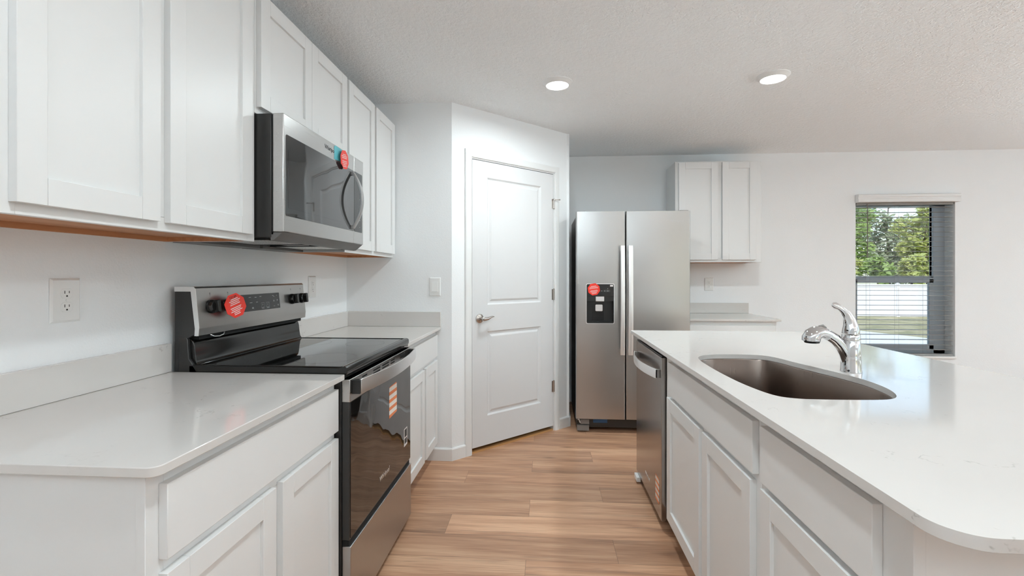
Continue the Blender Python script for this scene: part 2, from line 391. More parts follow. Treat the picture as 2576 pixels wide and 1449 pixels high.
# sliding door frame
mb = MB(); cy = (DY0 + DY1) / 2
for y0, y1 in ((DY0, DY0 + .06), (cy - .04, cy + .04), (DY1 - .06, DY1)): mb.box(XR + .03, XR + .08, y0, y1, 0, DZ1)
mb.box(XR + .03, XR + .08, DY0, DY1, DZ1 - .06, DZ1); mb.box(XR + .03, XR + .08, DY0, DY1, 0, .05)
o = struct(mb.build('door_2', 'trim'))
MB().box(XR + .05, XR + .056, DY0, DY1, .03, DZ1 - .03).build('pane', 'pane', o)
mb = MB()
for y0, y1 in ((-2.6, -2.55), (-1.05, -1.0)): mb.box(XR + .03, XR + .08, y0, y1, .5, 2.0)
for z0, z1 in ((.5, .55), (1.23, 1.28), (1.95, 2.0)): mb.box(XR + .03, XR + .08, -2.6, -1.0, z0, z1)
o = struct(mb.build('window_2', 'trim'))
MB().box(XR + .05, XR + .056, -2.58, -1.02, .52, 1.98).build('pane', 'pane', o)

# wall added behind the camera to block the rear uplight from the kitchen
struct(MB().box(XL, 1.9, -1.35, -1.23, 0, 2.12).build('wall_light_block', 'wall', smooth=0))

# baseboards
def baseboard(name, T, u0, u1):
    return struct(MB(T).box(u0, u1, 0, .013, 0, .076).prism([(0, .076), (.013, .076), (.010, .082), (.006, .085), (0, .085)], u0, u1, 'x').build(name, 'trim', smooth=0))
baseboard('baseboard_return', face_ny(3.165), -.80, A.x + .005)
baseboard('baseboard_pantry_left', TD, -.005, .106)
baseboard('baseboard_pantry_right', TD, 1.032, LD + .003)
baseboard('baseboard_back', face_ny(YB), 2.0, XR)
baseboard('baseboard_pantry_side', face_px(B.x), B.y, YB - .014)
baseboard('baseboard_right', face_nx(XR), DY1, YB)

# ------------------------------------------------------------ pantry door
D0, D1, DZ0, DZT = .170, .968, .040, 2.083
def panel_door():
    mb = MB(TD); th = .035
    outer = [(D0, DZ0), (D1, DZ0), (D1, DZT), (D0, DZT)]
    pans = [(.302, .834, 1.050, 1.970), (.302, .832, .249, .859)]
    holes = [[(a, c), (b, c), (b, d), (a, d)] for a, b, c, d in pans]
    es = []; 
    for lp in (outer, *holes):
        vs = [mb.v((a, 0, b)) for a, b in lp]; es += [mb.bm.edges.new((vs[i], vs[(i + 1) % 4])) for i in range(4)]
    bmesh.ops.triangle_fill(mb.bm, edges=es, use_beauty=True)
    for a, b, c, d in pans:
        rings = []
        for ins, dep in ((0, 0), (.006, -.005), (.012, -.009), (.024, -.0095), (.036, -.004), (.040, -.0025)):
            rings.append([(a + ins, dep, c + ins), (b - ins, dep, c + ins), (b - ins, dep, d - ins), (a + ins, dep, d - ins)])
        mb.loft(rings, cap=False); r = rings[-1]; mb.f([mb.v(p) for p in r])
    mb.box(D0, D1, -th, -.0101, DZ0, DZT)
    for p, q in ((outer[i], outer[(i + 1) % 4]) for i in range(4)):
        mb.f([mb.v((p[0], 0, p[1])), mb.v((q[0], 0, q[1])), mb.v((q[0], -.0102, q[1])), mb.v((p[0], -.0102, p[1]))])
    bmesh.ops.remove_doubles(mb.bm, verts=mb.bm.verts[:], dist=.0001)
    return mb.build('door_1', 'door', smooth=0)
dr = struct(panel_door())
# jamb stop behind, threshold
mb = MB(TD); mb.box(.150, .166, -.11, .002, 0, 2.10); mb.box(.972, .986, -.11, .002, 0, 2.10); mb.box(.150, .986, -.11, .002, 2.088, 2.102)
struct(mb.build('trim_2', 'trim', smooth=0))
struct(MB(TD).box(.166, .972, -.10, -.004, 0, .012).build('trim_3', 'threshold', smooth=0))
# casing with a mitred head, stepped profile
def casing():
    mb = MB(TD)
    def prof(w): return [(0, 0), (0, .011), (.006, .014), (.020, .015), (w - .012, .013), (w - .004, .010), (w, .006), (w, 0)]
    w = .052
    inn = [(.158, 0), (.158, 2.097), (.980, 2.097), (.980, 0)]
    pr = prof(w); rings = []
    dirs = [(-1, 0), (-1, 1), (1, 1), (1, 0)]
    for (s0, z0), (ds, dz) in zip(inn, dirs): rings.append([(s0 + ds * a, o, z0 + dz * a) for a, o in pr])
    mb.loft(rings); return mb.build('trim_1', 'trim', smooth=20)
struct(casing())
# lever handle
mb = MB(TD); mb.lathe([(.0, 0), (.033, 0), (.033, .004), (.030, .008), (.020, .011), (.013, .014), (.0125, .040), (.015, .044), (.015, .056), (.0, .058)], (.232, .001, .955), 'y', 28)
h = mb.build('door_handle', 'nickel', dr, smooth=40)
mb = MB(TD)
mb.tube([(.232, .050, .955), (.250, .052, .953), (.270, .052, .955), (.292, .050, .962), (.312, .047, .967), (.332, .042, .966)], [(.012, .013), (.0105, .013), (.009, .011), (.009, .008), (.011, .006), (.004, .003)], 16)
mb.build('lever', 'nickel', h, smooth=60)
for z0, z1 in ((1.806, 1.882), (1.064, 1.150), (.318, .405)):
    mb = MB(TD); mb.lathe([(0, z0), (.0065, z0), (.0065, z1), (0, z1)], (.970, .006, 0), 'z', 12)
    mb.box(.952, .970, .0005, .0025, z0, z1); mb.box(.970, .980, .003, .0055, z0, z1)
    mb.lathe([(0, z1), (.004, z1), (.005, z1 + .004), (0, z1 + .007)], (.970, .006, 0), 'z', 10)
    hg = mb.build('hinge', 'nickel', dr)
    if z1 > 1.8:
        mb = MB(TD); mb.lathe([(0, 1.872), (.010, 1.872), (.010, 1.882), (0, 1.882)], (.970, .010, 0), 'z', 12)
        mb.tube([(.970, .014, 1.877), (.985, .030, 1.876), (1.0, .040, 1.876)], .0028, 8); mb.tube([(.968, .012, 1.878), (.945, .018, 1.880)], .0028, 8)
        mb.lathe([(0, .036), (.006, .036), (.006, .046), (0, .046)], (1.0, 0, 1.876), 'y', 10)
        mb.build('door_stop', 'nickel', hg)

# ------------------------------------------------------------ cabinets
def shaker(name, T, parent, u0, u1, z0, z1, th=.019, st=.057):
    mb = MB(T); e = .0006
    mb.box(u0, u0 + st, 0, th, z0, z1); mb.box(u1 - st, u1, 0, th, z0, z1)
    mb.box(u0 + st + e, u1 - st - e, 0, th, z1 - st, z1); mb.box(u0 + st + e, u1 - st - e, 0, th, z0, z0 + st)
    mb.box(u0 + st * .9, u1 - st * .9, .003, th - .0095, z0 + st * .9, z1 - st * .9)
    return mb.build(name, 'cab', parent, bevel=.0009, seg=2)
def slab(name, T, parent, u0, u1, z0, z1, th=.019):
    return MB(T).box(u0, u1, 0, th, z0, z1).build(name, 'cab', parent, bevel=.0014, seg=2)
def face_frame(T, parent, u0, u1, z0, z1, mids=(), rails=(), sl=.038, sr=.038, th=.019, st=.038):
    mb = MB(T)
    mb.box(u0, u0 + sl, -th, 0, z0, z1); mb.box(u1 - sr, u1, -th, 0, z0, z1)
    mb.box(u0 + sl, u1 - sr, -th, 0, z1 - st, z1); mb.box(u0 + sl, u1 - sr, -th, 0, z0, z0 + st)
    for a, b in rails: mb.box(u0 + sl, u1 - sr, -th, 0, a, b)
    for a, b, c, d in mids: mb.box(a, b, -th, 0, c, d)
    return mb.build('face_frame', 'cab', parent, bevel=.0006, seg=1)
ZT = .894          # top of the base cabinets
def base_cabinet(label, T, u0, u1, drawers, doors, depth=.60, group=None, zt=ZT):
    c = T @ Vector(((u0 + u1) / 2, -depth / 2, 0))
    o = thing('base_cabinet', label, 'cabinet', c, group)
    mb = MB(T); k = .0165
    mb.box(u0 + .001, u0 + k, -depth, -.019, .114, zt); mb.box(u1 - k, u1 - .001, -depth, -.019, .114, zt)
    mb.box(u0 + k, u1 - k, -depth, -.019, .114, .13); mb.box(u0 + k, u1 - k, -depth, -depth + .01, .13, zt)
    mb.box(u0 + .001, u1 - .001, -depth, -.095, 0, .114)
    mb.build('carcass', 'cab', o, bevel=.0005, seg=1)
    face_frame(T, o, u0, u1, .114, zt, mids=[((a1 + b0) / 2 - .019, (a1 + b0) / 2 + .019, .1525, .6825) for (a0, a1, *_), (b0, b1, *__) in zip(doors, doors[1:])], rails=[(.683, .727)], sl=max(.038, doors[0][0] - u0 + .012), sr=max(.038, u1 - doors[-1][1] + .012))
    MB(T).box(u0, u1, -.095, -.075, 0, .1135).build('toe_kick', 'cab', o)
    for a, b, c_, d in drawers: slab('drawer', T, o, a, b, c_, d)
    for a, b, c_, d in doors: shaker('door', T, o, a, b, c_, d)
    return o
TL = face_px(-.743)
base_cabinet('white base cabinet with one wide drawer over two doors, left of the range', TL, .825, 1.612,
             [(.855, 1.607, .716, .863)], [(.855, 1.222, .128, .690), (1.255, 1.607, .128, .690)])
base_cabinet('white base cabinet with a drawer and two doors, beyond the range under the corner counter', TL, 2.388, 3.160,
             [(2.418, 3.140, .716, .861)], [(2.418, 2.800, .128, .690), (2.834, 3.140, .128, .690)])
TI = face_nx(.594)
base_cabinet('white island sink cabinet with a wide false drawer over two doors, next to the dishwasher', TI, 1.332, 2.330,
             [(1.346, 2.240, .712, .860)], [(1.362, 1.766, .115, .690), (1.800, 2.262, .115, .690)])
base_cabinet('white island cabinet with one drawer over one door, under the rounded top corner', TI, .800, 1.331,
             [(.868, 1.300, .712, .862)], [(.868, 1.300, .115, .694)])
TBK = face_ny(4.09)
base_cabinet('low white cabinet against the far wall, half hidden behind the refrigerator and the island', TBK, 1.185, 1.945,
             [(1.21, 1.92, .716, .840)], [(1.21, 1.555, .128, .690), (1.58, 1.92, .128, .690)], depth=.60, zt=.874)

def upper_cabinet(label, T, u0, u1, z0, z1, doors, depth=.33, group=None):
    o = thing('wall_cabinet', label, 'cabinet', T @ Vector(((u0 + u1) / 2, -depth / 2, z0)), group)
    mb = MB(T); k = .014
    mb.box(u0 + .0005, u0 + k, -depth, -.019, z0, z1); mb.box(u1 - k, u1 - .0005, -depth, -.019, z0, z1)
    mb.box(u0 + k, u1 - k, -depth, -.019, z1 - k, z1); mb.box(u0 + k, u1 - k, -depth, -depth + .008, z0 + .02, z1)
    mb.build('carcass', 'cab', o, bevel=.0005, seg=1)
    face_frame(T, o, u0, u1, z0, z1, mids=[((a1 + b0) / 2 - .019, (a1 + b0) / 2 + .019, z0 + .0385, z1 - .0385) for (a0, a1, *_), (b0, b1, *__) in zip(doors, doors[1:])], sl=max(.038, doors[0][0] - u0 + .012), sr=max(.038, u1 - doors[-1][1] + .012))
    b = MB(T); b.box(u0 + k, u1 - k, -depth + .008, -.019, z0 + .016, z0 + .028)
    b.box(u0 + k, u0 + k + .002, -depth, -.019, z0 + .0008, z0 + .016); b.box(u1 - k - .002, u1 - k, -depth, -.019, z0 + .0008, z0 + .016)
    b.box(u0 + k, u1 - k, -.0205, -.019, z0 + .0008, z0 + .016); b.box(u0 + k, u1 - k, -depth, -depth + .015, z0 + .0008, z0 + .016)
    b.build('bottom_board', 'maple', o)['label'] = 'bare wood underside'
    for a, c in doors: shaker('door', T, o, a, c, z0 + .023, z1 - .012)
    return o
TU = face_px(-1.04)
upper_cabinet('large white wall cabinet with two tall doors over the near counter, left of the microwave', TU, .806, 1.616, 1.385, 2.302, [(.841, 1.184), (1.216, 1.580)])
upper_cabinet('short white wall cabinet with two doors, directly above the microwave', TU, 1.617, 2.379, 1.850, 2.302, [(1.628, 1.998), (2.0, 2.368)])
upper_cabinet('white wall cabinet with two narrow tall doors, right of the microwave near the corner', TU, 2.380, 3.160, 1.385, 2.302, [(2.395, 2.764), (2.795, 3.145)])
TUB = face_ny(4.385)
upper_cabinet('white two-door wall cabinet on the far wall, beside the refrigerator', TUB, 1.192, 1.953, 1.381, 2.300, [(1.221, 1.566), (1.606, 1.903)], depth=.322)

# ------------------------------------------------------------ counters
def arc(cx, cy, r, a0, a1, n=10): return [(cx + r * math.cos(math.radians(a0 + (a1 - a0) * k / n)), cy + r * math.sin(math.radians(a0 + (a1 - a0) * k / n))) for k in range(n + 1)]
XC = -.705
poly = [(XL + .002, .805)] + arc(XC - .022, .805 + .022, .022, -90, 0) + [(XC, 1.613), (XL + .002, 1.613)]
tag(MB().prism(poly, .8945, .914).build('countertop', 'quartz', bevel=.0018), 'white quartz countertop slab with one rounded corner, left of the range', 'countertop')
tag(MB().box(XL + .002, XC, 2.386, 3.162, .8945, .914).build('countertop', 'quartz', bevel=.0018), 'white quartz countertop in the corner between the range and the pantry wall', 'countertop')
tag(MB().box(XL + .002, XL + .020, .805, 1.613, .9145, 1.017).build('backsplash', 'quartz', bevel=.0015), 'low white quartz backsplash strip along the left wall, before the range', 'backsplash')
tag(MB().box(XL + .002, XL + .020, 2.386, 3.143, .9145, 1.015).build('backsplash', 'quartz', bevel=.0015), 'low quartz backsplash strip along the left wall, beyond the range', 'backsplash')
tag(MB().box(XL + .002, XC, 3.144, 3.163, .9145, 1.015).build('backsplash', 'quartz', bevel=.0015), 'low quartz backsplash strip under the light switch', 'backsplash')
tag(MB().box(1.18, 1.972, 4.06, YB - .002, .8755, .895).build('countertop', 'quartz', bevel=.0018), 'small white quartz countertop on the far wall, beside the refrigerator', 'countertop')
tag(MB().box(1.18, 1.972, YB - .020, YB - .002, .8955, .994).build('backsplash', 'quartz', bevel=.0015), 'low quartz backsplash strip on the far wall, below the small outlet', 'backsplash')

# island top with the sink cut-out
def smooth_loop(pts, n=5):
    out = []; L = len(pts)
    for i in range(L):
        p0, p1, p2, p3 = (Vector((*pts[(i + k - 1) % L], 0)) for k in range(4))
        for k in range(n):
            t = k / n
            q = .5 * ((2 * p1) + (-p0 + p2) * t + (2 * p0 - 5 * p1 + 4 * p2 - p3) * t * t + (-p0 + 3 * p1 - 3 * p2 + p3) * t ** 3); out.append((q.x, q.y))
    return out
SINK = smooth_loop([(.642, 1.54), (.632, 1.68), (.632, 1.85), (.642, 2.00), (.672, 2.085), (.730, 2.128), (.81, 2.140), (.90, 2.138), (.955, 2.118), (.985, 2.06), (1.005, 1.96),
                    (1.036, 1.84), (1.062, 1.72), (1.070, 1.62), (1.056, 1.52), (1.022, 1.44), (.975, 1.398), (.90, 1.385), (.79, 1.382), (.715, 1.388), (.668, 1.425)])
IX0, IX1, IY0, IY1 = .547, 1.615, .668, 3.030
outer = arc(IX0 + .06, IY0 + .06, .06, 180, 270) + arc(IX1 - .06, IY0 + .06, .06, 270, 360) + [(IX1, IY1), (IX0, IY1)]
tag(MB().prism(outer, .8945, .914, 'z', [SINK]).build('countertop', 'quartz', bevel=.0018), 'broad white quartz island top with an undermount sink cut-out', 'countertop')
# sink bowl
def sink():
    n = len(SINK); cx = sum(p[0] for p in SINK) / n; cy = sum(p[1] for p in SINK) / n
    mb = MB(); rings = []
    def ring(off, z):
        r = []
        for i, (a, b) in enumerate(SINK):
            p = Vector(SINK[i - 1]); q = Vector(SINK[(i + 1) % n]); t_ = (q - p).normalized(); nn = Vector((-t_.y, t_.x))
            if nn.dot(Vector((a - cx, b - cy))) < 0: nn = -nn
            r.append((a + nn.x * off, b + nn.y * off, z))
        return r
    for off, z in ((.022, .8920), (.003, .8920), (.001, .888), (-.004, .76), (-.010, .715), (-.024, .694), (-.05, .684)): rings.append(ring(off, z))
    rings.append([(cx + (a - cx) * .45, cy + (b - cy) * .45, .680) for a, b in SINK]); rings.append([(cx + (a - cx) * .08, cy + (b - cy) * .08, .678) for a, b in SINK])
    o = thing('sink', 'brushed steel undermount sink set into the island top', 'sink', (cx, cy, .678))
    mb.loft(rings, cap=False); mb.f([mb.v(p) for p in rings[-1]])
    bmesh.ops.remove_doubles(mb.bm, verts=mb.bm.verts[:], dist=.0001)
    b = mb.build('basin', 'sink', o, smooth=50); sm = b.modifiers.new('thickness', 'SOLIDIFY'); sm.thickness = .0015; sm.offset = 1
    MB().lathe([(0, .680), (.042, .680), (.044, .683), (.040, .684), (.036, .681), (.012, .680), (0, .680)], (cx, cy, 0), 'z', 24, cap=False).build('drain', 'chrome', o)
sink()
# island back panel and end panel
o = thing('island_panel', 'plain white panelled back of the island under the overhanging quartz top', 'panel', (1.235, 1.9, 0))
MB().box(1.196, 1.300, .800, 3.000, 0, .894).build('back_panel', 'cab', o)
MB().box(.594, 1.196, 2.982, 3.000, 0, .894).build('end_panel', 'cab', o)

# faucet
def faucet():
    o = thing('faucet', 'polished chrome pull-out kitchen faucet with a curved lever, behind the island sink', 'faucet', (1.110, 1.785, .914))
    cx, cy = 1.110, 1.785
    mb = MB()
    mb.lathe([(0, .9142), (.0335, .9142), (.0335, .918), (.0325, .921), (.0315, .97), (.0295, 1.026), (.0285, 1.0275), (.0285, 1.029), (.0295, 1.030), (.0290, 1.048), (.028, 1.0495), (0, 1.0495)], (cx, cy, 0), 'z', 36)
    mb.build('body', 'chrome', o, smooth=40)
    # spout: thick root flowing from the body, arching over the bowl
    mb = MB()
    path = [(1.108, .925), (1.101, .955), (1.090, .985), (1.074, 1.011), (1.054, 1.032), (1.034, 1.045)]
    rr = [(.018, .012), (.0245, .021), (.022, .020), (.0205, .0185), (.0200, .018), (.0195, .0175)]
    mb.tube([(x, cy, z) for x, z in path], rr, 22, up=(0, 1, 0))
    mb.build('spout', 'chrome', o, smooth=60)
    mb = MB()
    path = [(1.036, 1.044), (1.020, 1.052), (1.002, 1.056), (.988, 1.053), (.977, 1.044), (.972, 1.034), (.972, 1.026)]
    rr = [(.0195, .0175), (.0205, .020), (.0235, .0245), (.027, .028), (.030, .030), (.031, .031), (.0305, .0305)]
    mb.tube([(x, cy, z) for x, z in path], rr, 22, up=(0, 1, 0))
    hd = mb.build('spray_head', 'chrome', o, smooth=60)
    MB().lathe([(0, 1.0245), (.026, 1.0245), (.024, 1.018), (.015, 1.0165), (0, 1.0165)], (.974, cy, 0), 'z', 24).build('aerator', 'black', hd)
    mb = MB(); mb.tube([(.998, cy, 1.0785), (1.012, cy, 1.0775), (1.024, cy, 1.0725)], [(.003, .003), (.008, .0045), (.003, .003)], 12, up=(0, 1, 0)); mb.build('spray_button', 'grey', hd)
    # lever: shell that grows from the cap and sweeps up and forward
    mb = MB()
    path = [(1.109, 1.051), (1.110, 1.066), (1.109, 1.083), (1.105, 1.102), (1.097, 1.120), (1.085, 1.136), (1.070, 1.148), (1.055, 1.155), (1.044, 1.158)]
    rr = [(.0275, .0275), (.027, .0265), (.024, .021), (.020, .016), (.016, .0115), (.0125, .008), (.0105, .0058), (.0115, .0052), (.006, .003)]
    mb.tube([(x, cy, z) for x, z in path], rr, 22, up=(0, 1, 0))
    lv = mb.build('lever', 'chrome', o, smooth=60)
    MB().lathe([(0, -.001), (.003, -.001), (.003, .001), (0, .001)], (1.0845, cy - .018, 1.066), 'x', 10).build('temperature_dot', 'slot', lv)
    MB().lathe([(0, -.0015), (.004, -.0015), (.004, .0015), (0, .0015)], (1.087, cy - .024, .922), 'y', 10).build('set_screw', 'slot', o)
faucet()

# ------------------------------------------------------------ range
def sticker(name, T, u, o, z, r, rot, su, tilt, n, parent):
    mb = MB(T).mat('red'); pts = [(u + su * r * math.cos(rot + PI / 8 + k * PI / 4), z + r * math.sin(rot + PI / 8 + k * PI / 4)) for k in range(8)]
    mb.prism(pts, o, o + .0008, 'y'); mb.mat('print_w'); ca, sa = math.cos(tilt), math.sin(tilt); rr = random.Random(int(u * 1000))
    for k in range(n):                                   # lines of fine print
        if k in (0, n // 2): continue
        h_ = (.5 - (k + .5) / n) * 1.5 * r; wd_ = r * (.72 if abs(h_) < .45 * r else .5) * rr.uniform(.75, 1.0); t_ = r * .030
        q = [(-wd_, h_ - t_), (wd_ * rr.uniform(.8, 1), h_ - t_), (wd_, h_ + t_), (-wd_, h_ + t_)]
        mb.f([mb.v((u + a * ca - b * sa, o + .0011, z + a * sa + b * ca)) for a, b in q])
    return mb.build(name, 'red', parent)
def rng():
    y0, y1 = 1.620, 2.380; ym = (y0 + y1) / 2
    o = thing('range', 'freestanding electric range, stainless and black, between the two left countertops', 'range', (-1.03, ym, 0))
    mb = MB().mat('side'); mb.box(-1.345, -.722, y0 + .003, y1 - .003, .03, .903)
    mb.build('body', 'side', o, bevel=.002)
    for yy in (y0 + .05, y1 - .05):
        for xx in (-1.30, -.80): MB().lathe([(0, 0), (.018, 0), (.018, .012), (.010, .014), (.010, .03), (0, .03)], (xx, yy, 0), 'z', 14).build('leveling_leg', 'black', o)
    # cooktop: moulded rim with the glass set in
    mb = MB(); XF, XB = -.699, -1.290
    prof = [(XB, .905), (-.715, .905), (-.703, .908), (XF, .916), (XF, .930), (-.701, .936), (-.708, .9395), (-.716, .940), (-.724, .9385), (-.729, .936), (XB, .936)]
    mb.prism(prof, y0, y1, 'y'); mb.prism([(XB, .936), (-.729, .936), (-.720, .9395), (-.729, .9395), (XB, .9395)], y0, y0 + .014, 'y'); mb.prism([(XB, .936), (-.729, .936), (-.720, .9395), (-.729, .9395), (XB, .9395)], y1 - .014, y1, 'y')
    ck = mb.build('cooktop', 'enamel', o, bevel=.0022, smooth=40)
    MB().box(-1.262, -.728, y0 + .014, y1 - .014, .930, .9372).build('cooktop_glass', 'cooktop', ck)
    for bx, by, br in ((-.86, 1.80, .115), (-.86, 2.20, .090), (-1.13, 1.80, .075), (-1.13, 2.20, .095), (-1.14, 2.0, .05)):
        mb = MB(); mb.lathe([(br, .9374), (br - .0010, .9374)], (bx, by, 0), 'z', 48, cap=False); mb.build('burner_ring', 'ring', ck)
    # riser: concave back lip between the cooktop and the console
    prof = [(-1.258, .9375), (-1.266, .942), (-1.272, .952), (-1.276, .975), (-1.279, 1.005), (-1.283, 1.020), (-1.290, 1.029), (-1.300, 1.032), (-1.330, 1.032), (-1.330, .905), (-1.29, .905), (-1.262, .930)]
    MB().prism(prof, y0 + .012, y1 - .012, 'y').build('backguard_riser', 'enamel', o, bevel=.003, smooth=50)
    cap = [(-1.330, .906), (-1.255, .906), (-1.270, .930), (-1.292, .960), (-1.296, 1.030), (-1.304, 1.040), (-1.330, 1.040)]
    for a, b in ((y0, y0 + .013), (y1 - .013, y1)): MB().prism(cap, a, b, 'y').build('riser_end_cap', 'side', o, bevel=.002)
    # console
    prof = [(-1.345, 1.02), (-1.290, 1.035), (-1.262, 1.050), (-1.271, 1.205), (-1.345, 1.205)]
    MB().prism([(-1.345, .91), (-1.300, .91), (-1.306, 1.03), (-1.262, 1.052), (-1.276, 1.206), (-1.345, 1.206)], y0 + .001, y1 - .001, 'y').build('console_back', 'side', o, bevel=.0015)
    # console face frame (u along y, o out, z up the sloped face)
    p0 = Vector((-1.2505, 0, 1.073)); p1 = Vector((-1.2655, 0, 1.216)); up = (p1 - p0).normalized(); out = Vector((up.z, 0, -up.x))
    TC = frame_T(p0, (0, 1, 0), out, up)
    def zc(z): return (z - 1.073) / up.z
    mb = MB().mat('steel'); pf = [(-1.2635, 1.042), (-1.2535, 1.044), (-1.2515, 1.066), (-1.2505, 1.073), (-1.2655, 1.216), (-1.272, 1.222), (-1.345, 1.222), (-1.345, 1.207), (-1.2745, 1.207), (-1.279, 1.2005), (-1.2645, 1.074)]
    mb.prism(pf, y0, y1, 'y'); mb.mat('print_d'); mb.T = TC
    for u in (1.690, 1.790, 2.255, 2.345):               # dial markings printed round each knob
        z = zc(1.146)
        for a in range(-40, 225, 24):
            if 60 < a < 120: continue
            ca, sa = math.cos(math.radians(a + 180)), math.sin(math.radians(a + 180)); mb.quad(u + ca * .031 - .0009, u + ca * .031 + .0009, .0004, z + sa * .031 - .0006, z + sa * .031 + .0006)
        for q, w_ in ((.041, .003), (.047, .006), (.051, .006)): mb.quad(u - w_ / 2, u + w_ / 2, .0004, z + q - .001, z + q + .001)
    cons = mb.build('console', 'steel', o, bevel=.0012, smooth=30)
    bz = [(-1.345, 1.2225), (-1.272, 1.2225), (-1.265, 1.216), (-1.250, 1.073), (-1.251, 1.066), (-1.253, 1.0435), (-1.268, 1.0435), (-1.2665, 1.070), (-1.2825, 1.205), (-1.345, 1.205)]
    for a in (y0 - .0015, y1 - .0005): MB().prism(bz, a, a + .002, 'y').build('console_bezel', 'steelx', cons)
    MB().box(-1.300, -1.266, y0 + .02, y1 - .02, 1.028, 1.046).build('console_vent_gap', 'void', o)
    mb = MB(); mb.tube([(-1.262, 1.69, 1.040), (-1.255, 1.705, 1.032), (-1.253, 1.73, 1.030), (-1.255, 1.755, 1.034), (-1.262, 1.77, 1.041)], .002, 8); mb.build('vent_clip', 'bright', o)
    mb = MB(TC).mat('panel').prism(rrect(1.795, 2.148, zc(1.110), zc(1.182), .003), .0002, .0016, 'y').mat('print_g')
    for (u, z, w_) in ((1.925, 1.169, .016), (1.965, 1.168, .014), (2.0, 1.17, .014), (1.93, 1.146, .018), (1.972, 1.147, .014), (1.94, 1.125, .012), (1.94, 1.121, .012), (2.095, 1.170, .010), (2.103, 1.166, .010),
                       (2.1, 1.148, .009), (2.1, 1.144, .009), (2.1, 1.122, .010), (2.125, 1.17, .008), (2.128, 1.15, .010), (2.128, 1.146, .010), (2.132, 1.127, .010), (2.132, 1.123, .008)):
        mb.quad(u - w_ / 2, u + w_ / 2, .0019, zc(z) - .0011, zc(z) + .0011)
    for u in (2.012, 2.05):
        for a, b, c_, d in ((-.012, .012, .0, .001), (-.012, .012, .019, .020), (-.012, -.011, 0, .02), (.011, .012, 0, .02)): mb.quad(u + a, u + b, .0019, zc(1.122) + c_, zc(1.122) + d)
        mb.quad(u - .010, u + .010, .0019, zc(1.1165), zc(1.1185))
    disp = mb.build('display', 'panel', cons, bevel=.0004)
    for u, ch in ((2.012, '>'), (2.05, '<')): text_mesh('panel_symbol', ch, text_T(TC, u, .0018, zc(1.132)), .014, 'print_g', disp, .0001)
    # knobs
    for u, dx in ((1.690, 0), (1.790, 0), (2.255, 0), (2.345, 0)):
        z = zc(1.146); mb = MB(TC)
        mb.lathe([(0, .0005), (.026, .0005), (.026, .006), (.0235, .016), (.021, .020), (0, .020)], (u, 0, z), 'y', 28)
        mb.prism(rrect(u - .0085, u + .0085, z - .0235, z + .0235, .006), .018, .036, 'y')
        mb.build('knob', 'enamel', cons, bevel=.0016, smooth=40)
    # red tag on the console
    pts = sticker('warning_sticker', TC, 1.777, .037, zc(1.141), .050, .25, 1.32, .22, 11, cons); pts['label'] = 'red octagonal paper tag with small white print'
    text_mesh('sticker_title', 'STOP!', text_T(TC, 1.765, .0384, zc(1.141) + .032) @ Matrix.Rotation(.22, 4, 'Z'), .016, 'print_d', pts, .0002)
    # oven door
    XD = -.690; TF = face_px(XD)
    mb = MB(TF); mb.box(y0 + .003, y1 - .003, -.030, 0, .812, .893)
    dr_ = MB(TF).box(y0 + .004, y1 - .004, -.030, -.0025, .320, .893).build('oven_door', 'side', o, bevel=.0015)
    bd = mb.build('door_band', 'steelh', dr_, bevel=.0018); bd['label'] = 'stainless strip across the top of the oven door'
    MB(TF).box(y0 + .010, y1 - .006, -.004, 0, .326, .811).build('door_glass', 'oven', dr_, bevel=.0008)
    for a, w_, two in ((1.735, .050, 0), (1.850, .080, 1), (1.955, .085, 1), (2.065, .055, 1), (2.20, .075, 1)):
        MB(TF).prism(rrect(a, a + w_, .876, .882, .0025, 3), -.001, .0004, 'y').build('vent_slot', 'void', bd)
        if two: MB(TF).prism(rrect(a, a + w_, .864, .870, .0025, 3), -.001, .0004, 'y').build('vent_slot', 'void', bd)
    # bowed handle
    mb = MB(TF); rings = []; N = 22
    for k in range(N + 1):
        q = k / N; u = 1.650 + q * (2.366 - 1.650); bow = .030 + .030 * (1 - (2 * q - 1) ** 2)
        rings.append([(u, bow - .008, .838), (u, bow, .836), (u, bow + .002, .862), (u, bow, .890), (u, bow - .008, .888)])
    mb.loft(rings); hd = mb.build('handle', 'bright', dr_, bevel=.0015, smooth=40)
    for a in (1.640, 2.342): MB(TF).box(a, a + .026, .0, .030, .838, .888).build('handle_mount', 'black', hd, bevel=.0015)
    text_mesh('brand_mark', 'Whirlpool', text_T(TF, 1.985, .0002, .405), .030, 'bright', dr_, .0004, .15)
    MB(TF).mat('print_w').prism(rrect(2.265, 2.318, .418, .505, .003), .0001, .0006, 'y').mat('print_d').quad(2.272, 2.311, .0008, .462, .500).quad(2.272, 2.311, .0008, .430, .456).build('energy_label', 'print_w', dr_)
    s_ = MB(TF).prism([(2.045, .625), (2.150, .630), (2.150, .760), (2.142, .768), (2.050, .764), (2.045, .758)], .0001, .0008, 'y').build('striped_sticker', 'orange', dr_); s_['label'] = 'orange and white striped sticker'
    # storage drawer
    mb = MB(TF); mb.box(y0 + .004, y1 - .004, -.030, .003, .034, .298)
    mb.build('storage_drawer', 'steel', o, bevel=.003, seg=3)
    MB(TF).box(y0 + .006, y1 - .006, -.030, -.006, .296, .325).build('drawer_gap', 'void', o)
rng()

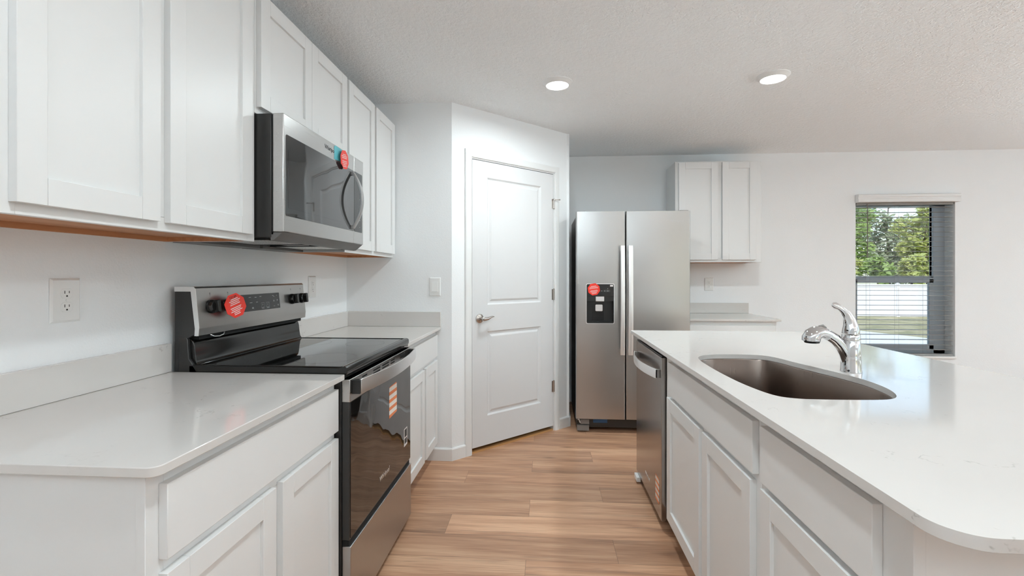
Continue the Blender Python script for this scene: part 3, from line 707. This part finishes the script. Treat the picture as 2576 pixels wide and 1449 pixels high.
# ------------------------------------------------------------ microwave
def microwave():
    y0, y1 = 1.622, 2.378; XF = -.935; TF = face_px(XF)
    o = thing('microwave', 'stainless over-the-range microwave with dark glass door, hung above the range', 'microwave', (-1.15, 2.0, 1.42))
    mb = MB(); mb.box(XL + .002, -.982, y0 + .002, y1 - .002, 1.402, 1.848); mb.build('body', 'side', o, bevel=.002)
    MB().box(-.982, -.975, y0 + .004, y1 - .004, 1.412, 1.844).build('door_gasket', 'void', o)
    yd = 2.246
    d = MB(TF).box(y0, yd - .0012, -.040, 0, 1.421, 1.848).build('door', 'steelh', o, bevel=.003, seg=3)
    p = MB(TF).box(yd + .0012, y1 - .014, -.040, 0, 1.421, 1.848).build('control_panel', 'steelh', o, bevel=.003, seg=3)
    g = MB(TF).prism(rrect(1.637, yd - .0014, 1.480, 1.776, .008)[:], -.002, .0014, 'y').build('door_glass', 'mwglass', d, bevel=.0006)
    MB(TF).prism(rrect(1.652, 2.10, 1.510, 1.724, .006), .0014, .0018, 'y').build('viewing_window', 'mwglass', d)
    mb = MB(TF).mat('panel').prism(rrect(yd + .0014, 2.347, 1.480, 1.776, .008), -.002, .0014, 'y').mat('print_g')
    for k in range(6): mb.quad(2.312, 2.318 + .004 * (k % 2), .0017, 1.505 + k * .035, 1.507 + k * .035)
    mb.build('keypad_glass', 'panel', p, bevel=.0006)
    # handle: two-sided bow
    mb = MB(TF); rings = []; N = 20
    for k in range(N + 1):
        q = k / N; z = 1.492 + q * (1.764 - 1.492); b = .010 + .046 * (1 - (2 * q - 1) ** 2)
        rings.append([(2.206, b - .008, z), (2.206, b + .002, z), (2.218, b + .004, z), (2.230, b + .002, z), (2.230, b - .008, z)])
    mb.loft(rings); mb.build('handle', 'steel', d, bevel=.0012, smooth=40)
    
    for a in (1.490, 1.750): MB(TF).box(2.207, 2.229, 0, .012, a, a + .016).build('handle_mount', 'grey', d)
    text_mesh('brand_mark', 'Whirlpool', text_T(TF, 1.992, .0003, 1.815), .026, 'print_d', d, .0003, .12)
    s_ = MB(TF).prism([(2.030, 1.782), (2.028, 1.838), (2.042, 1.846), (2.165, 1.840), (2.168, 1.790)], .0003, .0010, 'y').build('energy_sticker', 'teal', d); s_['label'] = 'teal sticker behind the red tag'
    s_ = sticker('warning_sticker', TF, 2.110, .012, 1.798, .0455, .2, 1.0, .1, 9, d); s_['label'] = 'red octagonal tag'
    # underside: slanted front lip, grease filters, lamp cover, vent flap
    MB().prism([(-.945, 1.420), (-.938, 1.4205), (-.972, 1.392), (-.985, 1.390), (-.985, 1.420)], y0 + .004, y1 - .016, 'y').build('front_lip', 'lip', o, bevel=.001)
    for a, b in ((1.665, 1.935), (2.065, 2.335)): 
        MB().box(-1.245, -1.02, a, b, 1.396, 1.4015).build('grease_filter', 'mesh', o)
        mb = MB(); mb.box(-1.25, -1.015, a - .006, a, 1.394, 1.402); mb.box(-1.25, -1.015, b, b + .006, 1.394, 1.402); mb.box(-1.25, -1.245, a, b, 1.394, 1.402); mb.box(-1.02, -1.015, a, b, 1.394, 1.402); mb.build('filter_rim', 'black', o)
    MB().box(-1.16, -1.06, 1.95, 2.05, 1.397, 1.4015).build('lamp_cover', 'grey', o, bevel=.001)
    MB().box(-1.360, -1.260, y0 + .006, 2.0, 1.384, 1.4015).build('vent_flap', 'lip', o, bevel=.0015)
    MB().box(-1.360, -1.260, 2.02, y1 - .006, 1.384, 1.4015).build('vent_flap', 'lip', o, bevel=.0015)
microwave()

# ------------------------------------------------------------ dishwasher
def dishwasher():
    TF = face_nx(.572); y0, y1 = 2.352, 2.974
    o = thing('dishwasher', 'stainless dishwasher with a bowed bar handle, at the far end of the island', 'dishwasher', (.9, 2.66, 0))
    MB().box(.600, 1.180, y0 + .006, y1 - .004, .105, .862).build('tub', 'side', o)
    d = MB(TF).box(y0, y1, -.026, 0, .052, .858).build('door', 'steel_dim_reflection', o, bevel=.003, seg=3)
    MB(TF).box(y0 + .003, y1 - .003, -.052, -.004, .8585, .866).build('control_strip', 'black', o, bevel=.001)
    mb = MB(); mb.box(.66, .70, y0 + .01, y1 - .01, .012, .110); mb.build('toe_panel', 'black', o)
    for yy in (y0 + .04, y1 - .04):
        for xx in (.69, 1.10): MB().lathe([(0, 0), (.014, 0), (.014, .01), (.007, .012), (.007, .106), (0, .106)], (xx, yy, 0), 'z', 12).build('leveling_leg', 'black', o)
    MB().box(.555, .580, 2.88, 2.955, .014, .042).build('toe_clip', 'white', o, bevel=.002)
    mb = MB(TF); rings = []; N = 20
    for k in range(N + 1):
        q = k / N; u = 2.395 + q * (2.965 - 2.395); bow = .016 + .036 * (1 - (2 * q - 1) ** 2)
        rings.append([(u, bow - .007, .748), (u, bow, .746), (u, bow + .0015, .770), (u, bow, .794), (u, bow - .007, .792)])
    mb.loft(rings); mb.build('handle', 'steelx', d, bevel=.0012, smooth=40)
    for a in (2.395, 2.945): MB(TF).box(a, a + .020, 0, .016, .750, .790).build('handle_mount', 'grey', d)
    text_mesh('brand_mark', 'Whirlpool', text_T(TF, 2.66, .0003, .145, flip=True), .026, 'bright', d, .0003, .12)
    s_ = MB(TF).box(2.395, 2.470, .0002, .0008, .115, .240).build('striped_sticker', 'orange', d); s_['label'] = 'orange and white striped sticker'
dishwasher()

# ------------------------------------------------------------ refrigerator
def fridge():
    YF_ = 3.760; TF = face_ny(YF_); x0, x1 = .249, 1.139; xs = .639
    o = thing('refrigerator', 'tall stainless side-by-side refrigerator with water dispenser, in the far corner', 'refrigerator', (.694, 4.2, 0))
    MB().box(x0 + .010, x1 - .010, YF_ + .072, 4.56, .035, 1.752).build('body', 'side', o, bevel=.004)
    MB().box(x0 + .018, x1 - .018, YF_ + .060, YF_ + .074, .115, 1.748).build('door_gasket', 'void', o)
    ex = []
    def fr_door(a, b, hole=None):
        mb = MB(TF); z0, z1 = .122, 1.770
        P = rrect(a, b, -.060, 0, .010, 5)      # plan outline: u, out
        if hole is None:
            mb.prism(P, z0, z1, 'z')
        else:
            h0, h1, hz0, hz1 = hole
            for za, zb in ((z0, hz0), (hz1, z1)): mb.prism(P, za, zb, 'z')
            PL = [(a, -.06 + .01)] + [p for p in P if p[0] < (a + b) / 2]; 
            mb.prism([(a + .01, -.06), (h0, -.06), (h0, 0), (a + .01, 0), (a + .003, -.003), (a, -.010), (a, -.05), (a + .003, -.057)], hz0, hz1, 'z')
            mb.prism([(h1, -.06), (b - .01, -.06), (b - .003, -.057), (b, -.05), (b, -.010), (b - .003, -.003), (b - .01, 0), (h1, 0)], hz0, hz1, 'z')
        return mb.build('door', 'steel', o, bevel=.0012 if hole is None else 0, smooth=40)
    H = (.332, .548, .882, 1.194)
    dl = fr_door(x0, xs - .003, H); drr = fr_door(xs + .003, x1)
    dl['label'] = 'left freezer door with the water dispenser'; drr['label'] = 'right refrigerator door'
    for d, a, b in ((dl, .593, .627), (drr, .652, .690)):
        mb = MB(TF); rings = []; N = 16
        for k in range(N + 1):
            q = k / N; z = .638 + q * (1.497 - .638); bow = .040 + .014 * (1 - (2 * q - 1) ** 2)
            rings.append([(a, bow - .012, z), (a, bow - .003, z), (a + .004, bow, z), (b - .004, bow, z), (b, bow - .003, z), (b, bow - .012, z)])
        mb.loft(rings); hd = mb.build('handle', 'steelx', d, bevel=.0012, smooth=40)
        for z in (.650, 1.455): MB(TF).box(a + .004, b - .004, 0, .032, z, z + .030).build('handle_mount', 'steelx', hd)
    # dispenser
    h0, h1, z0, z1 = H; zs = 1.098
    dp = MB(TF).prism(rrect(h0 - .004, h1 + .004, z0 - .004, z1 + .004, .012), -.004, .002, 'y', [rrect(h0 + .001, h1 - .001, z0 + .001, z1 - .001, .010)]).build('dispenser', 'bright', dl)
    mb = MB(TF).mat('panel'); mb.box(h0, h1, -.012, .0015, zs, z1)
    mb.mat('black'); mb.box(h0, h1, -.058, -.054, z0, zs); mb.box(h0, h0 + .004, -.056, -.002, z0, zs); mb.box(h1 - .004, h1, -.056, -.002, z0, zs); mb.box(h0, h1, -.056, -.001, z0, z0 + .012); mb.box(h0, h1, -.05, -.006, zs - .040, zs)
    mb.mat('print_g')
    for u, w_ in ((.452, .010), (.476, .008), (.500, .012), (.499, .005)): mb.quad(u - w_ / 2, u + w_ / 2, .0018, 1.138 + (.017 if w_ == .005 else 0), 1.141 + (.018 if w_ == .005 else 0))
    for a, b, c_, d_ in ((.468, .515, 1.1330, 1.1335), (.468, .515, 1.1455, 1.146), (.468, .4685, 1.133, 1.146), (.5145, .515, 1.133, 1.146), (.4895, .490, 1.133, 1.146)): mb.quad(a, b, .0018, c_, d_)
    mb.build('dispenser_recess', 'panel', dl)
    mb = MB(TF); mb.box(.405, .472, -.030, -.004, zs - .042, zs - .002); mb.prism(rrect(.404, .462, .976, 1.030, .008), -.030, -.022, 'y'); mb.build('dispenser_paddle', 'bright', dl, bevel=.002)
    MB(TF).box(.380, .474, -.054, -.046, z0 + .02, 1.058).build('paddle_back', 'panel', dl)
    MB(TF).prism(rrect(.517, .541, 1.174, 1.187, .003), .0016, .0022, 'y').build('filter_label', 'print_w', dl)
    s_ = sticker('warning_sticker', TF, .390, .003, 1.152, .050, .15, 1.0, .12, 9, dl); s_['label'] = 'red octagonal tag with white print'
    text_mesh('brand_mark', 'Whirlpool', text_T(TF, 1.036, .0004, 1.690), .026, 'print_g', drr, .0004, .1)
    # foot grille with its bracket and hoses
    TG = face_ny(3.835)
    MB(TG).box(x0 + .012, x1 - .012, -.05, 0, .034, .062).build('base_grille', 'grey', o, bevel=.002)
    mb = MB(TG); mb.box(.395, .520, .0003, .001, .050, .057); mb.build('grille_slot', 'void', o)
    mb = MB(TG); mb.box(x0 + .012, x0 + .108, -.02, .024, .010, .055); mb.box(x0 + .04, x0 + .110, -.02, .018, .062, .100); mb.build('hinge_foot', 'grey', o, bevel=.002)
    mb = MB(TG); mb.box(.93 + .1, .93 + .19, -.02, .024, .010, .055); mb.build('hinge_foot', 'grey', o, bevel=.002)
    mb = MB(TG); mb.tube([(x0 + .018, .016, .098), (x0 + .030, .018, .100), (x0 + .032, .018, .088), (x0 + .038, .016, .074)], .005, 8); mb.build('water_line', 'white', o)
    MB(TG).box(.392, .505, -.01, .006, .072, .100).build('tape_strip', 'blue', o)
    for xx in (.30, 1.09):
        for yy in (3.90, 4.48): MB().lathe([(0, 0), (.022, 0), (.022, .012), (.012, .014), (.012, .036), (0, .036)], (xx, yy, 0), 'z', 14).build('leveling_leg', 'black', o)
    for xx in (x0 + .012, x1 - .075): MB().box(xx, xx + .063, YF_ + .012, YF_ + .11, 1.7705, 1.776).box(xx, xx + .063, YF_ + .074, YF_ + .11, 1.752, 1.772).build('hinge_cover', 'grey', o, bevel=.001)
fridge()

# ------------------------------------------------------------ outlets and switch
def outlet(label, T, u, z, loc):
    o = thing('wall_outlet', label, 'outlet', loc, None)
    w, h_ = .043, .063
    mb = MB(T); mb.loft([[(u - w, .0005, z - h_), (u + w, .0005, z - h_), (u + w, .0005, z + h_), (u - w, .0005, z + h_)], [(u - w, .002, z - h_), (u + w, .002, z - h_), (u + w, .002, z + h_), (u - w, .002, z + h_)],
                         [(u - w + .006, .0062, z - h_ + .006), (u + w - .006, .0062, z - h_ + .006), (u + w - .006, .0062, z + h_ - .006), (u - w + .006, .0062, z + h_ - .006)]])
    mb.build('cover_plate', 'white', o, bevel=.0008, smooth=20)
    for dz in (.0195, -.0195):
        pts = []
        for k in range(28):
            a = 2 * PI * k / 28; pts.append((u + .0172 * math.cos(a), z + dz + max(-.0135, min(.0135, .0172 * math.sin(a)))))
        r = MB(T).prism(pts, .004, .0076, 'y').build('receptacle', 'white', o, bevel=.0006)
        mb = MB(T); s = 1
        mb.box(u - .0073, u - .0053, .0074, .0079, z + dz - .0005, z + dz + .0078); mb.box(u + .0053, u + .0071, .0074, .0079, z + dz + .0005, z + dz + .0070)
        mb.prism([(u - .0024, z + dz - .0095), (u + .0024, z + dz - .0095), (u + .0024, z + dz - .0068), (u + .0014, z + dz - .0050), (u - .0014, z + dz - .0050), (u - .0024, z + dz - .0068)], .0074, .0079, 'y')
        mb.build('slots', 'slot', r)
    MB(T).lathe([(0, .006), (.0028, .006), (.0024, .0075), (0, .0078)], (u, 0, z), 'y', 12).build('screw', 'white', o)
outlet('white duplex outlet on the left wall above the near countertop', face_px(XL), 1.250, 1.193, (XL, 1.250, 1.193))
outlet('white duplex outlet on the left wall just beyond the range console', face_px(XL), 2.678, 1.196, (XL, 2.678, 1.196))
outlet('small white duplex outlet on the far wall under the two-door wall cabinet', face_ny(YB), 1.602, 1.175, (1.602, YB, 1.175))
sw = thing('light_switch', 'white rocker light switch on the wall left of the pantry door', 'switch', (-.747, 3.165, 1.185))
TS = face_ny(3.165); u, z = -.747, 1.185
MB(TS).loft([[(u - .039, .0005, z - .063), (u + .039, .0005, z - .063), (u + .039, .0005, z + .063), (u - .039, .0005, z + .063)], [(u - .039, .003, z - .063), (u + .039, .003, z - .063), (u + .039, .003, z + .063), (u - .039, .003, z + .063)],
             [(u - .034, .0062, z - .058), (u + .034, .0062, z - .058), (u + .034, .0062, z + .058), (u - .034, .0062, z + .058)]]).build('cover_plate', 'white', sw, bevel=.0008, smooth=20)
MB(TS).prism([(.004, z - .034), (.0112, z - .033), (.0080, z), (.0066, z + .033), (.004, z + .034)], u - .0215, u + .0215, 'x').build('rocker', 'white', sw, bevel=.0006)

# ------------------------------------------------------------ window, blind
def window():
    yo = YB + .115
    mb = MB()
    mb.box(WX0, WX0 + .045, yo, yo + .05, WZ0, WZ1); mb.box(WX1 - .105, WX1, yo, yo + .05, WZ0, WZ1)
    mb.box(WX0, WX1, yo, yo + .05, WZ1 - .04, WZ1); mb.box(WX0, WX1, yo, yo + .05, WZ0, WZ0 + .045)
    w = struct(mb.build('window_1', 'frame', bevel=.002))
    zm = 1.225
    mb = MB(); mb.box(WX0 + .045, WX1 - .105, yo + .02, yo + .045, zm - .01, zm + .028); mb.box(WX0 + .045, WX0 + .07, yo + .02, yo + .045, zm, WZ1 - .04); mb.box(WX1 - .105, WX1 - .105, yo + .02, yo + .045, zm, WZ1 - .04)
    up = mb.build('upper_sash', 'frame', w, bevel=.0015); MB().box(WX0 + .06, WX1 - .10, yo + .031, yo + .035, zm + .02, WZ1 - .04).build('pane', 'pane', up)
    mb = MB(); mb.box(WX0 + .045, WX1 - .105, yo - .005, yo + .02, zm - .035, zm + .012); mb.box(WX0 + .045, WX1 - .105, yo - .005, yo + .02, WZ0 + .045, WZ0 + .09)
    mb.box(WX0 + .045, WX0 + .085, yo - .005, yo + .02, WZ0 + .045, zm); mb.box(WX1 - .145, WX1 - .105, yo - .005, yo + .02, WZ0 + .045, zm)
    lo = mb.build('lower_sash', 'frame', w, bevel=.0015); MB().box(WX0 + .08, WX1 - .12, yo + .006, yo + .010, WZ0 + .085, zm - .03).build('pane', 'pane', lo)
    mb = MB(); mb.box(WX0 + .012, WX1 - .004, YB - .022, yo, WZ0 - .018, WZ0 + .003); struct(mb.build('trim_4', 'trim', bevel=.002))
    # jamb lining in paint is the wall itself; the blind hangs inside it
    b = thing('window_blind', 'white horizontal slat blind, open, hanging in the far wall window', 'blind', ((WX0 + WX1) / 2, YB, WZ1))
    yb0, yb1 = YB + .008, YB + .058
    mb = MB(); mb.prism([(YB - .045, 1.955), (YB - .049, 1.960), (YB - .049, 1.985), (YB - .045, 1.990), (YB - .045, 2.000), (YB - .050, 2.006), (YB - .050, 2.026), (YB - .040, 2.032), (YB - .002, 2.032), (YB - .002, 1.955)], 2.968, 3.884, 'x')
    mb.build('valance', 'trim', b, bevel=.001)
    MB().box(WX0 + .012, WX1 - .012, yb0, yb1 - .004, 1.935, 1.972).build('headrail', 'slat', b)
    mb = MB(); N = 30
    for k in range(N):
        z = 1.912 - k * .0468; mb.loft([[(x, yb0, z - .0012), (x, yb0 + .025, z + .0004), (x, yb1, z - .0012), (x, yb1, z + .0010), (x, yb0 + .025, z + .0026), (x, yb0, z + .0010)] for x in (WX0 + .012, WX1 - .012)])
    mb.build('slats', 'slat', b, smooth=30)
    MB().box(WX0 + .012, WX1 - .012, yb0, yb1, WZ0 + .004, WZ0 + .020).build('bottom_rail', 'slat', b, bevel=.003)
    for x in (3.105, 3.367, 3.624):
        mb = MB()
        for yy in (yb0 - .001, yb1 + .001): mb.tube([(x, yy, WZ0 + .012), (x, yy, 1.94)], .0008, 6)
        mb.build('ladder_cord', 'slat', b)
    MB().tube([(3.078, yb0 - .006, 1.945), (3.078, yb0 - .012, 1.90), (3.078, yb0 - .012, 1.43)], .0045, 8).build('tilt_wand', 'wand', b)
window()

# ------------------------------------------------------------ recessed lights
def downlight(label, x, y, power, group=None):
    o = thing('recessed_light', label, 'ceiling light', (x, y, ZC), group)
    mb = MB(); mb.lathe([(.092, ZC - .0005), (.092, ZC - .004), (.088, ZC - .007), (.080, ZC - .012), (.072, ZC - .020), (.069, ZC - .022), (.067, ZC - .020), (.067, ZC - .0005)], (x, y, 0), 'z', 40, cap=False)
    mb.build('trim_ring', 'trim', o, smooth=40)
    MB().lathe([(0, ZC - .0225), (.050, ZC - .0222), (.068, ZC - .0205), (.068, ZC - .019), (0, ZC - .019)], (x, y, 0), 'z', 40).build('lens', 'lens', o, smooth=40)
    d = bpy.data.lights.new('lamp', 'AREA'); d.shape = 'DISK'; d.size = .13; d.energy = power; d.color = (.84, .955, .985); d.spread = math.radians(175)
    l = bpy.data.objects.new('lamp', d); C.objects.link(l); l.location = (0, 0, -.026); l.parent = o
downlight('round recessed ceiling light nearer the pantry door', .078, 2.885, LAMP_W * .75)
downlight('round recessed ceiling light over the far end of the island', 1.350, 2.880, LAMP_W * .75)
for i, (x, y) in enumerate(((.078, .55), (1.350, .55), (3.4, 2.9), (3.4, .55), (3.4, -1.6), (5.4, 2.9), (5.4, .55), (5.4, -1.6), (2.4, -3.2), (-.6, -3.2), (4.4, -3.2))):  # unseen lamps; nearest row inferred from shadows, the rest added to fill the room
    downlight('unseen round recessed ceiling light', x, y, LAMP_W * (.05 if x > 3 else (.30 if x > 1 else .75) if y > 0 else .6), 'unseen recessed lights')

# ------------------------------------------------------------ outdoors
ZG = -.75
struct(MB().box(-70, 90, YB + .22, 110, ZG - .3, ZG).build('lawn', 'lawn', smooth=0))
struct(MB().box(XR + .3, 90, -60, YB + .22, ZG - .3, ZG).build('lawn_side', 'lawn', smooth=0))
struct(MB().prism([(4, 13.0), (12.5, 14.0), (12.6, 14.6), (11.3, 17.7), (4, 19.0)], ZG, ZG + .015).build('patio_slab', 'concrete', smooth=0))
fence = thing('fence', 'white vinyl privacy fence across the yard outside the window', 'fence', (17, 24, ZG))
mb = MB(); mb.box(-10, 60, 23.98, 24.02, ZG + .04, .76); mb.box(-10, 60, 23.96, 24.04, ZG + .02, ZG + .16); mb.box(-10, 60, 23.96, 24.04, .70, .82); mb.build('fence_panel', 'vinyl', fence)
for k in range(8):
    x = 12.2 + k * 2.44; mb = MB(); mb.box(x - .065, x + .065, 23.93, 24.06, ZG, .84); mb.loft([[(x - .075, 23.92, .84), (x + .075, 23.92, .84), (x + .075, 24.07, .84), (x - .075, 24.07, .84)], [(x - .01, 23.99, .90), (x + .01, 23.99, .90), (x + .01, 24.01, .90), (x - .01, 24.01, .90)]]); mb.build('fence_post', 'vinyl', fence)
def tree(label, x, y, h, rad, leaf, n, seed, low=0.0):
    rr = random.Random(seed); o = thing('tree', label, 'tree', (x, y, ZG), 'trees beyond the fence')
    mb = MB(); mb.tube([(x, y, ZG), (x + .1, y, ZG + h * .3), (x - .05, y + .1, ZG + h * .6), (x + .1, y, ZG + h * .9)], [.16, .12, .08, .02], 8)
    for k in range(6):
        z = ZG + h * (.25 + .1 * k); a = rr.uniform(0, 6.28); mb.tube([(x, y, z), (x + math.cos(a) * rad * .4, y + math.sin(a) * rad * .4, z + .4), (x + math.cos(a) * rad * .8, y + math.sin(a) * rad * .8, z + .7)], [.05, .03, .01], 6)
    mb.build('trunk', 'bark', o)
    mb = MB(); blobs = []
    for k in range(16):
        a = rr.uniform(0, 6.28); q = rr.uniform(.15, .85) * rad; zz = ZG + h * (low + (1 - low) * rr.uniform(.12, .95)); blobs.append((x + q * math.cos(a), y + q * math.sin(a), zz, rr.uniform(.35, .6) * rad))
    for k in range(n):
        bx, by, bz, br = blobs[k % len(blobs)]
        d = Vector((rr.gauss(0, 1), rr.gauss(0, 1), rr.gauss(0, .8))).normalized() * br * rr.uniform(.55, 1.0); p = Vector((bx, by, bz)) + d
        a = Vector((rr.gauss(0, 1), rr.gauss(0, 1), rr.gauss(0, 1))).normalized(); b = a.orthogonal().normalized(); s = rr.uniform(.07, .15)
        mb.f([mb.v(p - a * s * 1.6), mb.v(p + b * s * .7), mb.v(p + a * s * 1.6), mb.v(p - b * s * .7)])
    mb.build('foliage', leaf, o, smooth=0)
TREES = [('leafy green tree beyond the fence, at the left of the window view', 17.6, 28.4, 6.6, 1.45, 'leaf1', 4200, .25), ('yellow green tree beyond the fence, at the right of the window view', 21.95, 28.6, 6.4, 1.45, 'leaf2', 4200, .2),
    ('dull green tree beyond the fence, just outside the right edge of the window', 26.3, 28.4, 6.8, 1.45, 'leaf1', 2500, .25),
    ('tall dull grey green tree far beyond the fence, filling the gap between the near trees', 24.3, 35.0, 9.0, 1.75, 'leaf3', 5200, .05), ('tall dull grey green tree far beyond the fence, right of the gap', 29.5, 35.2, 9.0, 1.75, 'leaf3', 4200, .15), ('tall green tree farthest beyond the fence, at the right', 34.8, 36.5, 8.5, 1.75, 'leaf1', 3000, .2),
    ('low bush over the fence at the left window edge', 15.6, 25.3, 2.9, .52, 'leaf2', 1100, .1), ('low green bush over the fence, second from the left window edge', 17.2, 25.3, 3.1, .52, 'leaf1', 1100, .1), ('low yellow green bush over the fence in mid window', 18.8, 25.3, 3.0, .52, 'leaf2', 1100, .1), ('low bush over the fence at the right of the window', 20.4, 25.3, 2.8, .52, 'leaf1', 1100, .1)]
for i, (lb, x, y, h, rad, lf, n, low) in enumerate(TREES): tree(lb, x, y, h, rad, lf, n, 100 + i, low)
